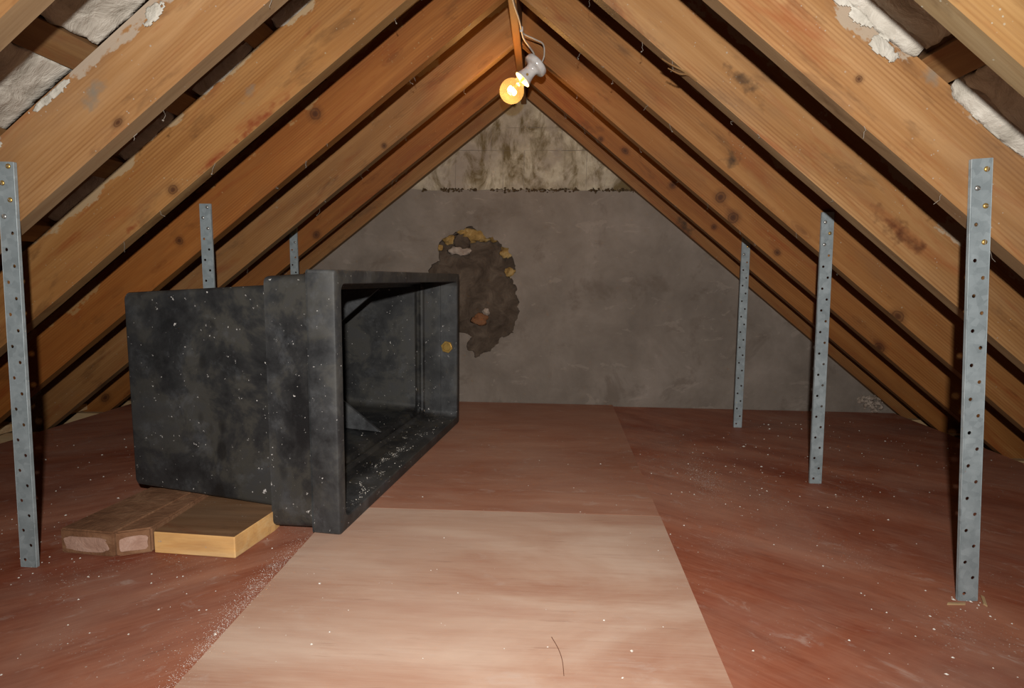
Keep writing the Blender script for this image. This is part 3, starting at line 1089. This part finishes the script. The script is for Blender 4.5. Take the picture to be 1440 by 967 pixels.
prof_in = [(0.099, 0.048, 0.03, 0.046, 0.046), (0.195, 0.050, 0.03, 0.048, 0.048), (0.203, 0.060, 0.03, 0.060, 0.060), (0.215, 0.061, 0.03, 0.062, 0.062), (0.225, 0.055, 0.03, 0.055, 0.055), (0.238, 0.055, 0.03, 0.055, 0.055), (0.246, 0.076, 0.04, 0.076, 0.076),
           (0.820, 0.110, 0.05, 0.110, 0.110), (0.832, 0.130, 0.05, 0.130, 0.130)]
inner = [rloop(bm, v, i, r, zin=zi, top=tp) for v, i, r, zi, tp in prof_in]
loft(bm, inner)
bm.faces.new(inner[-1])
n = len(outer[0])
for k in range(n):
    bm.faces.new((outer[0][k], outer[0][(k + 1) % n], inner[0][(k + 1) % n], inner[0][k]))
body = obj('tank_body', bm, 'tank', tank)
smooth_by_angle(body, 35)
# rim flange round the mouth
bm = bmesh.new()
prof = [(0.098, 0.0465, 0.03), (0.004, 0.046, 0.03), (0.0, 0.043, 0.03), (0.0, 0.006, 0.014), (0.003, 0.001, 0.012), (0.010, 0.0, 0.012), (0.092, 0.0, 0.012), (0.098, 0.004, 0.012)]
lps = [rloop(bm, v, i, r) for v, i, r in prof]
loft(bm, lps + [lps[0]])
rim = obj('rim_flange', bm, 'tank', tank)
smooth_by_angle(rim, 35)
# triangular stiffening webs inside
def web(u, zs, up):
    bm = bmesh.new()
    v0, v1 = 0.252, 0.825
    zb0, zb1 = (0.079, 0.111) if up else (TH - 0.079, TH - 0.111)
    ht = 0.40 if up else -0.44
    poly = [(v0, zb0), (v1, zb1), (v1, zb1 + ht), (v0 + 0.01, zb0 + (0.006 if up else -0.006))]
    a = [bm.verts.new((u - 0.008, v, z)) for v, z in poly]
    b = [bm.verts.new((u + 0.008, v, z)) for v, z in poly]
    bm.faces.new(a)
    bm.faces.new(b[::-1])
    for k in range(4):
        bm.faces.new((a[k], a[(k + 1) % 4], b[(k + 1) % 4], b[k]))
    bevel(bm, 0.002)
    return obj('stiffening_web', bm, 'tank', tank)
for u in (0.50, 0.98):
    web(u, 0, True)
    web(u, 0, False)
# brass outlet nut on the far inner wall
bm = bmesh.new()
lathe(bm, [(0.0, 0.010), (0.020, 0.010), (0.022, 0.014), (0.027, 0.014), (0.027, 0.0), (0.0, 0.0)], 24)
nutc = obj('outlet_fitting', bm, 'brass', tank, True)
nutc.matrix_local = Matrix.Translation((LU - 0.0485, 0.060, 0.455)) @ Matrix.Rotation(-math.pi / 2, 4, 'Y')
smooth_by_angle(nutc)
bm = bmesh.new()
hexo = [(0.036 * math.cos(k * math.pi / 3 + 0.3), 0.036 * math.sin(k * math.pi / 3 + 0.3)) for k in range(6)]
prism(bm, hexo, 0.0, 0.009)
bevel(bm, 0.0015)
obj('hex_nut', bm, 'brass', nutc)

# ------------------------------------------------------------------ packing under the tank: two bricks and a timber offcut
def brick(poly, h, label, front_edges):
    cx = sum(p[0] for p in poly) / len(poly)
    cy = sum(p[1] for p in poly) / len(poly)
    root = empty('brick', (cx, cy, FZ))
    tag(root, label, 'brick', 'bricks propping the tank')
    bm = bmesh.new()
    pl = [(p[0] - cx, p[1] - cy) for p in poly]
    prism(bm, pl, 0, h)
    bevel(bm, 0.005, 2)
    obj('brick_body', bm, 'brick', root)
    for a, b in front_edges:
        A, B = Vector(pl[a]), Vector(pl[b])
        d = (B - A)
        nrm = Vector((d.y, -d.x)).normalized()
        bm = bmesh.new()
        pts = []
        for k in range(40):
            t = k / 40 * 2 * math.pi
            q = 1 + 0.16 * noise.noise(Vector((math.cos(t) * 2, math.sin(t) * 2, cx * 9)))
            c_, s_ = math.cos(t), math.sin(t)
            sq = lambda x: math.copysign(abs(x) ** 0.45, x)
            pts.append((0.5 + 0.40 * q * sq(c_), h * 0.46 + h * 0.29 * q * sq(s_)))
        fr = [bm.verts.new((A.x + d.x * u + nrm.x * 0.0022, A.y + d.y * u + nrm.y * 0.0022, z)) for u, z in pts]
        bk = [bm.verts.new((A.x + d.x * u - nrm.x * 0.003, A.y + d.y * u - nrm.y * 0.003, z)) for u, z in pts]
        bm.faces.new(fr)
        bm.faces.new(bk[::-1])
        for k in range(40):
            bm.faces.new((fr[k], fr[(k + 1) % 40], bk[(k + 1) % 40], bk[k]))
        obj('pale_end', bm, 'brick_pink', root)['label'] = 'paler pinkish patch on the brick end'
    return root
brick([(-1.490, 1.640), (-1.306, 1.624), (-1.268, 1.985), (-1.452, 2.005)], 0.080, 'brown brick with a long pinkish end, leftmost of the tank props', [(0, 1)])
brick([(-1.302, 1.626), (-1.214, 1.668), (-1.206, 1.985), (-1.264, 1.985)], 0.080, 'brown brick wedged between the other brick and the timber offcut', [(0, 1)])
tb = empty('timber_block', (-1.06, 1.76, FZ))
tag(tb, 'short pine timber offcut with dirty top propping up the tank', 'timber')
bm = bmesh.new()
poly = [(-1.204, 1.662), (-0.934, 1.645), (-0.905, 1.85), (-0.905, 2.02), (-1.20, 2.04)]
pl = [(p[0] + 1.06, p[1] - 1.76) for p in poly]
prism(bm, pl, 0, 0.0695)
bevel(bm, 0.003)
obj('cut_timber', bm, 'offcut', tb)
bm = bmesh.new()
prism(bm, [(p[0] * 0.985, p[1] * 0.985) for p in pl], 0.0695, 0.0708)
obj('dirty_top', bm, 'grimy', tb)['label'] = 'grimy dark brown upper face'

# ------------------------------------------------------------------ lamp: cable, porcelain holder, clear bulb
BC = Vector((-0.171, 2.93, 1.762))           # bulb centre
HT = Vector((-0.044, 2.945, 1.899))         # back of the holder
ax = (BC - HT).normalized()
lamp = empty('hanging_lamp', BC)
tag(lamp, 'lit clear bulb in a tilted white porcelain holder hanging from the ridge', 'lamp')
q = ax.to_track_quat('Z', 'Y').to_matrix().to_4x4()
q.translation = HT
KL = 1.40                                    # a large globe bulb and holder
HL = (BC - HT).length / KL
q = q @ Matrix.Scale(KL, 4)
def lobj(name, bm, mat, parent=lamp):
    o = obj(name, bm, mat, None, True)
    o.parent = parent
    o.matrix_parent_inverse = Matrix.Identity(4)
    return o
bpy.context.view_layer.update()
def place(o, mat):
    o.matrix_local = lamp.matrix_world.inverted() @ mat
R_B = 0.0425
bm = bmesh.new()
lathe(bm, [(0.0, 0.0), (0.036, 0.0), (0.041, 0.003), (0.043, 0.008), (0.043, 0.020), (0.040, 0.024), (0.030, 0.026), (0.023, 0.030), (0.021, 0.038), (0.022, 0.050), (0.026, 0.066), (0.0315, 0.080),
           (0.0305, 0.081), (0.0285, 0.079), (0.022, 0.060), (0.0, 0.055)], 36)
hold = lobj('lamp_holder', bm, 'porcelain')
place(hold, q)
smooth_by_angle(hold, 50)
bm = bmesh.new()
lathe(bm, [(0.0, 0.0), (0.0045, 0.0), (0.0045, 0.002), (0.0, 0.002)], 12)
sc_ = obj('screw', bm, 'brass', hold)
vdir = (Vector((0, 0, CAMZ)) - HT)
lv = (q.to_3x3().inverted() @ vdir)
ang = math.atan2(lv.y, lv.x)
sc_.matrix_local = Matrix.Rotation(ang, 4, 'Z') @ Matrix.Translation((0.0265, 0, 0.064)) @ Matrix.Rotation(math.pi / 2, 4, 'Y')
bm = bmesh.new()
c0 = HL
pr = [(0.013, 0.060), (0.0135, 0.075), (0.017, 0.086)]
for k in range(0, 15):
    a = math.radians(152 - k * 152 / 14)
    pr.append((max(R_B * math.sin(a), 0.0), c0 - R_B * math.cos(math.pi - a) * 1.0 if False else c0 + R_B * math.cos(a)))
pr = [p for p in pr if p[1] > 0.05]
pr.sort(key=lambda p: p[1])
pr[-1] = (0.0, c0 + R_B)
lathe(bm, pr, 32)
bulb = lobj('bulb', bm, 'bulbglass')
place(bulb, q)
# filament loop on its supports and the glass stem
bm = bmesh.new()
loop = [(0.014 * math.cos(a), 0.014 * math.sin(a), c0 - 0.002 + 0.004 * math.cos(3 * a)) for a in [math.radians(20 + 320 * k / 20) for k in range(21)]]
tube(bm, loop, 0.0034, 8)
fil = obj('filament', bm, 'filament', bulb, True)
bm = bmesh.new()
tube(bm, [(0.013, 0.004, c0 - 0.002), (0.006, 0.002, c0 - 0.02), (0.003, 0.001, 0.075)], 0.0008, 6)
tube(bm, [(0.013, -0.004, c0 - 0.002), (0.006, -0.002, c0 - 0.02), (0.003, -0.001, 0.075)], 0.0008, 6)
tube(bm, [(0, 0, 0.06), (0, 0, 0.09)], 0.004, 8)
obj('support_wires', bm, 'brass', bulb, True)
bl_d = bpy.data.lights.new('bulb_light', 'POINT')
bl_d.energy = 11.0
bl_d.color = (1.0, 0.56, 0.2)
bl_d.shadow_soft_size = 0.02
bl = bpy.data.objects.new('bulb_light', bl_d)
COL.objects.link(bl)
bl.location = BC + Vector((0, 0, 0))
# cable: runs down the ridge board, is clipped there and drops to the holder in two loose strands
bm = bmesh.new()
RB = ZR - 0.045
tube(bm, smoothpath([(XR + 0.008, 1.4, RB - 0.006), (XR + 0.000, 2.1, RB - 0.008), (XR + 0.002, 2.45, RB - 0.006), (-0.128, 2.64, RB - 0.010), (-0.120, 2.75, RB - 0.014),
                     (-0.112, 2.80, 1.955), (-0.088, 2.87, 1.945), (-0.066, 2.92, 1.93), tuple(HT + Vector((-0.020, 0.004, 0.004)))], 8), 0.0042, 8)
tube(bm, smoothpath([(-0.120, 2.75, RB - 0.014), (-0.108, 2.79, 1.968), (-0.060, 2.84, 1.965), (-0.022, 2.88, 1.958), (-0.016, 2.92, 1.925), tuple(HT + Vector((0.017, 0.003, 0.0)))], 8), 0.0036, 8)
cb = lobj('cable', bm, 'cable')
place(cb, Matrix.Identity(4))
bm = bmesh.new()
box(bm, (-0.007, -0.004, -0.012), (0.007, 0.004, 0.012))
bevel(bm, 0.002, 2)
cl = lobj('cable_clip', bm, 'porcelain')
place(cl, Matrix.Translation((-0.120, 2.745, RB - 0.012)))

# ------------------------------------------------------------------ small stuff: crumbs, dust, cobwebs
def crumbs(name, spots, label, cat, zf, seed, mat='crumb', parent=None):
    r = random.Random(seed)
    bm = bmesh.new()
    for (cx, cy, sx, sy, n, s0, s1) in spots:
        for i in range(n):
            x, y = r.gauss(cx, sx), r.gauss(cy, sy)
            z = zf(x, y)
            if z is None:
                continue
            s = s0 + (s1 - s0) * r.random() ** 3
            vsx = [Vector((1, 0, 0)), Vector((-1, 0, 0)), Vector((0, 1, 0)), Vector((0, -1, 0)), Vector((0, 0, 0.7)), Vector((0, 0, -0.4))]
            rot = Matrix.Rotation(r.uniform(0, 6.28), 3, 'Z')
            vv = [bm.verts.new(Vector((x, y, z + s * 0.4)) + rot @ Vector((c.x * s * r.uniform(0.6, 1.4), c.y * s * r.uniform(0.6, 1.4), c.z * s))) for c in vsx]
            for a, b, c in ((0, 2, 4), (2, 1, 4), (1, 3, 4), (3, 0, 4), (2, 0, 5), (1, 2, 5), (3, 1, 5), (0, 3, 5)):
                bm.faces.new((vv[a], vv[b], vv[c]))
    o = obj(name, bm, mat, parent)
    tag(o, label, cat, kind='stuff')
    return o
def zfl(x, y):
    if y > YW - 0.02 or y < 0.6 or x < -2.7 or x > 2.3:
        return None
    left = -0.758 + max(0, y - 2.04) * 0.05
    right = 0.365 + (y + 0.8) * 0.027
    lu = (Vector((x, y, 0)) - TN)
    if -0.0 < lu.dot(dv) < 0.26 and 0 < lu.dot(du) < LU:
        return None
    if -1.52 < x < -0.9 and 1.62 < y < 2.05:
        return None
    return 0.0 if left < x < right else FZ
crumbs('plaster_crumbs', [(-0.780, 1.25, 0.011, 0.32, 2600, 0.0004, 0.0012), (-0.80, 1.5, 0.02, 0.12, 900, 0.0004, 0.0014), (0.72, 2.50, 0.035, 0.12, 1100, 0.0004, 0.0012), (-1.15, 1.35, 0.30, 0.25, 90, 0.0010, 0.0048), (-1.9, 2.2, 0.35, 0.5, 150, 0.0010, 0.0048), (-1.7, 1.75, 0.3, 0.2, 70, 0.0010, 0.0048),
                          (0.85, 2.6, 0.28, 0.35, 190, 0.0012, 0.0045), (1.5, 2.6, 0.5, 0.5, 120, 0.001, 0.0042), (0.75, 1.35, 0.25, 0.25, 60, 0.0010, 0.0048), (1.2, 1.4, 0.3, 0.3, 40, 0.001, 0.0042),
                          (-0.2, 1.5, 0.3, 0.35, 36, 0.0012, 0.004), (0.0, 2.6, 0.35, 0.5, 30, 0.0012, 0.003), (1.7, 3.3, 0.4, 0.3, 60, 0.002, 0.007), (1.18, 1.55, 0.03, 0.03, 14, 0.002, 0.006), (-1.52, 1.55, 0.03, 0.03, 10, 0.002, 0.005)],
       'white plaster crumbs scattered over the floor', 'debris', zfl, 3)
MW = tank.matrix_world.copy()
def ztank(x, y):
    l = (Vector((x, y, 0)) - TN)
    u, v = l.dot(du), l.dot(dv)
    if u < 0.06 or u > LU - 0.06 or v < 0.0 or v > 0.8:
        return None
    if noise.noise(Vector((x * 22, y * 14, 3.0))) < 0.02 + 0.25 * random.random() and v < 0.25:
        return None
    if v < 0.2:
        return 0.048
    if v < 0.25:
        return 0.061
    return 0.077 + (v - 0.246) / 0.574 * 0.034
sp = []
for u, v, a, b, n in ((0.25, 0.06, 0.13, 0.03, 300), (0.55, 0.08, 0.15, 0.03, 600), (0.85, 0.10, 0.15, 0.035, 600), (1.2, 0.08, 0.2, 0.04, 250), (0.9, 0.35, 0.3, 0.1, 50)):
    c = TN + du * u + dv * v
    sp.append((c.x, c.y, b, a, n, 0.0005, 0.0032))
crumbs('plaster_grit', sp, 'white plaster grit lying inside the mouth of the black tank', 'debris', ztank, 9)

# wood chips by the foot of the nearest right strut
for k, (dx, dy, rz, ln) in enumerate([(-0.045, 0.0, 0.1, 0.028), (0.042, 0.02, 1.1, 0.03)]):
    bm = bmesh.new()
    prism(bm, [(-ln, -0.003), (ln * 0.8, -0.005), (ln, 0.002), (-ln * 0.7, 0.004)], 0, 0.004)
    o = obj('wood_chip', bm, 'plate')
    o.location = (1.186 + dx, RY[5] + YF + dy - 0.01, FZ + 0.0004)
    o.rotation_euler.z = rz
    tag(o, ['pale wood chip on the left of the nearest right strut foot', 'pale wood chip on the right of the nearest right strut foot'][k], 'wood chip')

# cobweb strands hanging from rafter edges, a part of each rafter they cling to
rr = random.Random(11)
for side in (-1, 1):
    for i in range(1, 6):
        bm = bmesh.new()
        for k in range(7):
            s = rr.uniform(0.2, 1.9)
            p = Vector((side * s, -rr.choice((0.002, RT)), rr.uniform(-0.004, 0.0)))
            ln = rr.uniform(0.008, 0.035)
            dn = Vector((side * math.sin(AL), 0, -math.cos(AL)))
            pts = [p - dn * 0.004]
            for j in range(4):
                pts.append(pts[-1] + Vector((rr.uniform(-0.008, 0.008), rr.uniform(-0.006, 0.006), rr.uniform(-0.003, 0.003))) + dn * ln / 4)
            tube(bm, pts, rr.uniform(0.0004, 0.0008), 4)
            if rr.random() < 0.35:
                lump(bm, pts[-1], (0.0025, 0.0025, 0.003), k, 1, 0.5)
        tag(obj('cobweb_strands', bm, 'web', RAF[(side, i)]), 'dusty cobweb strands', kind='stuff')

# a dark hair-like scratch on the front sheet and a drift of pale dust along its left edge
bm = bmesh.new()
tube(bm, smoothpath([(0.035, 1.305, 0.0008), (0.050, 1.262, 0.0008), (0.058, 1.22, 0.0008), (0.060, 1.17, 0.0008)], 6), 0.0009, 6)
obj('dark_hair', bm, 'pencil', floor)
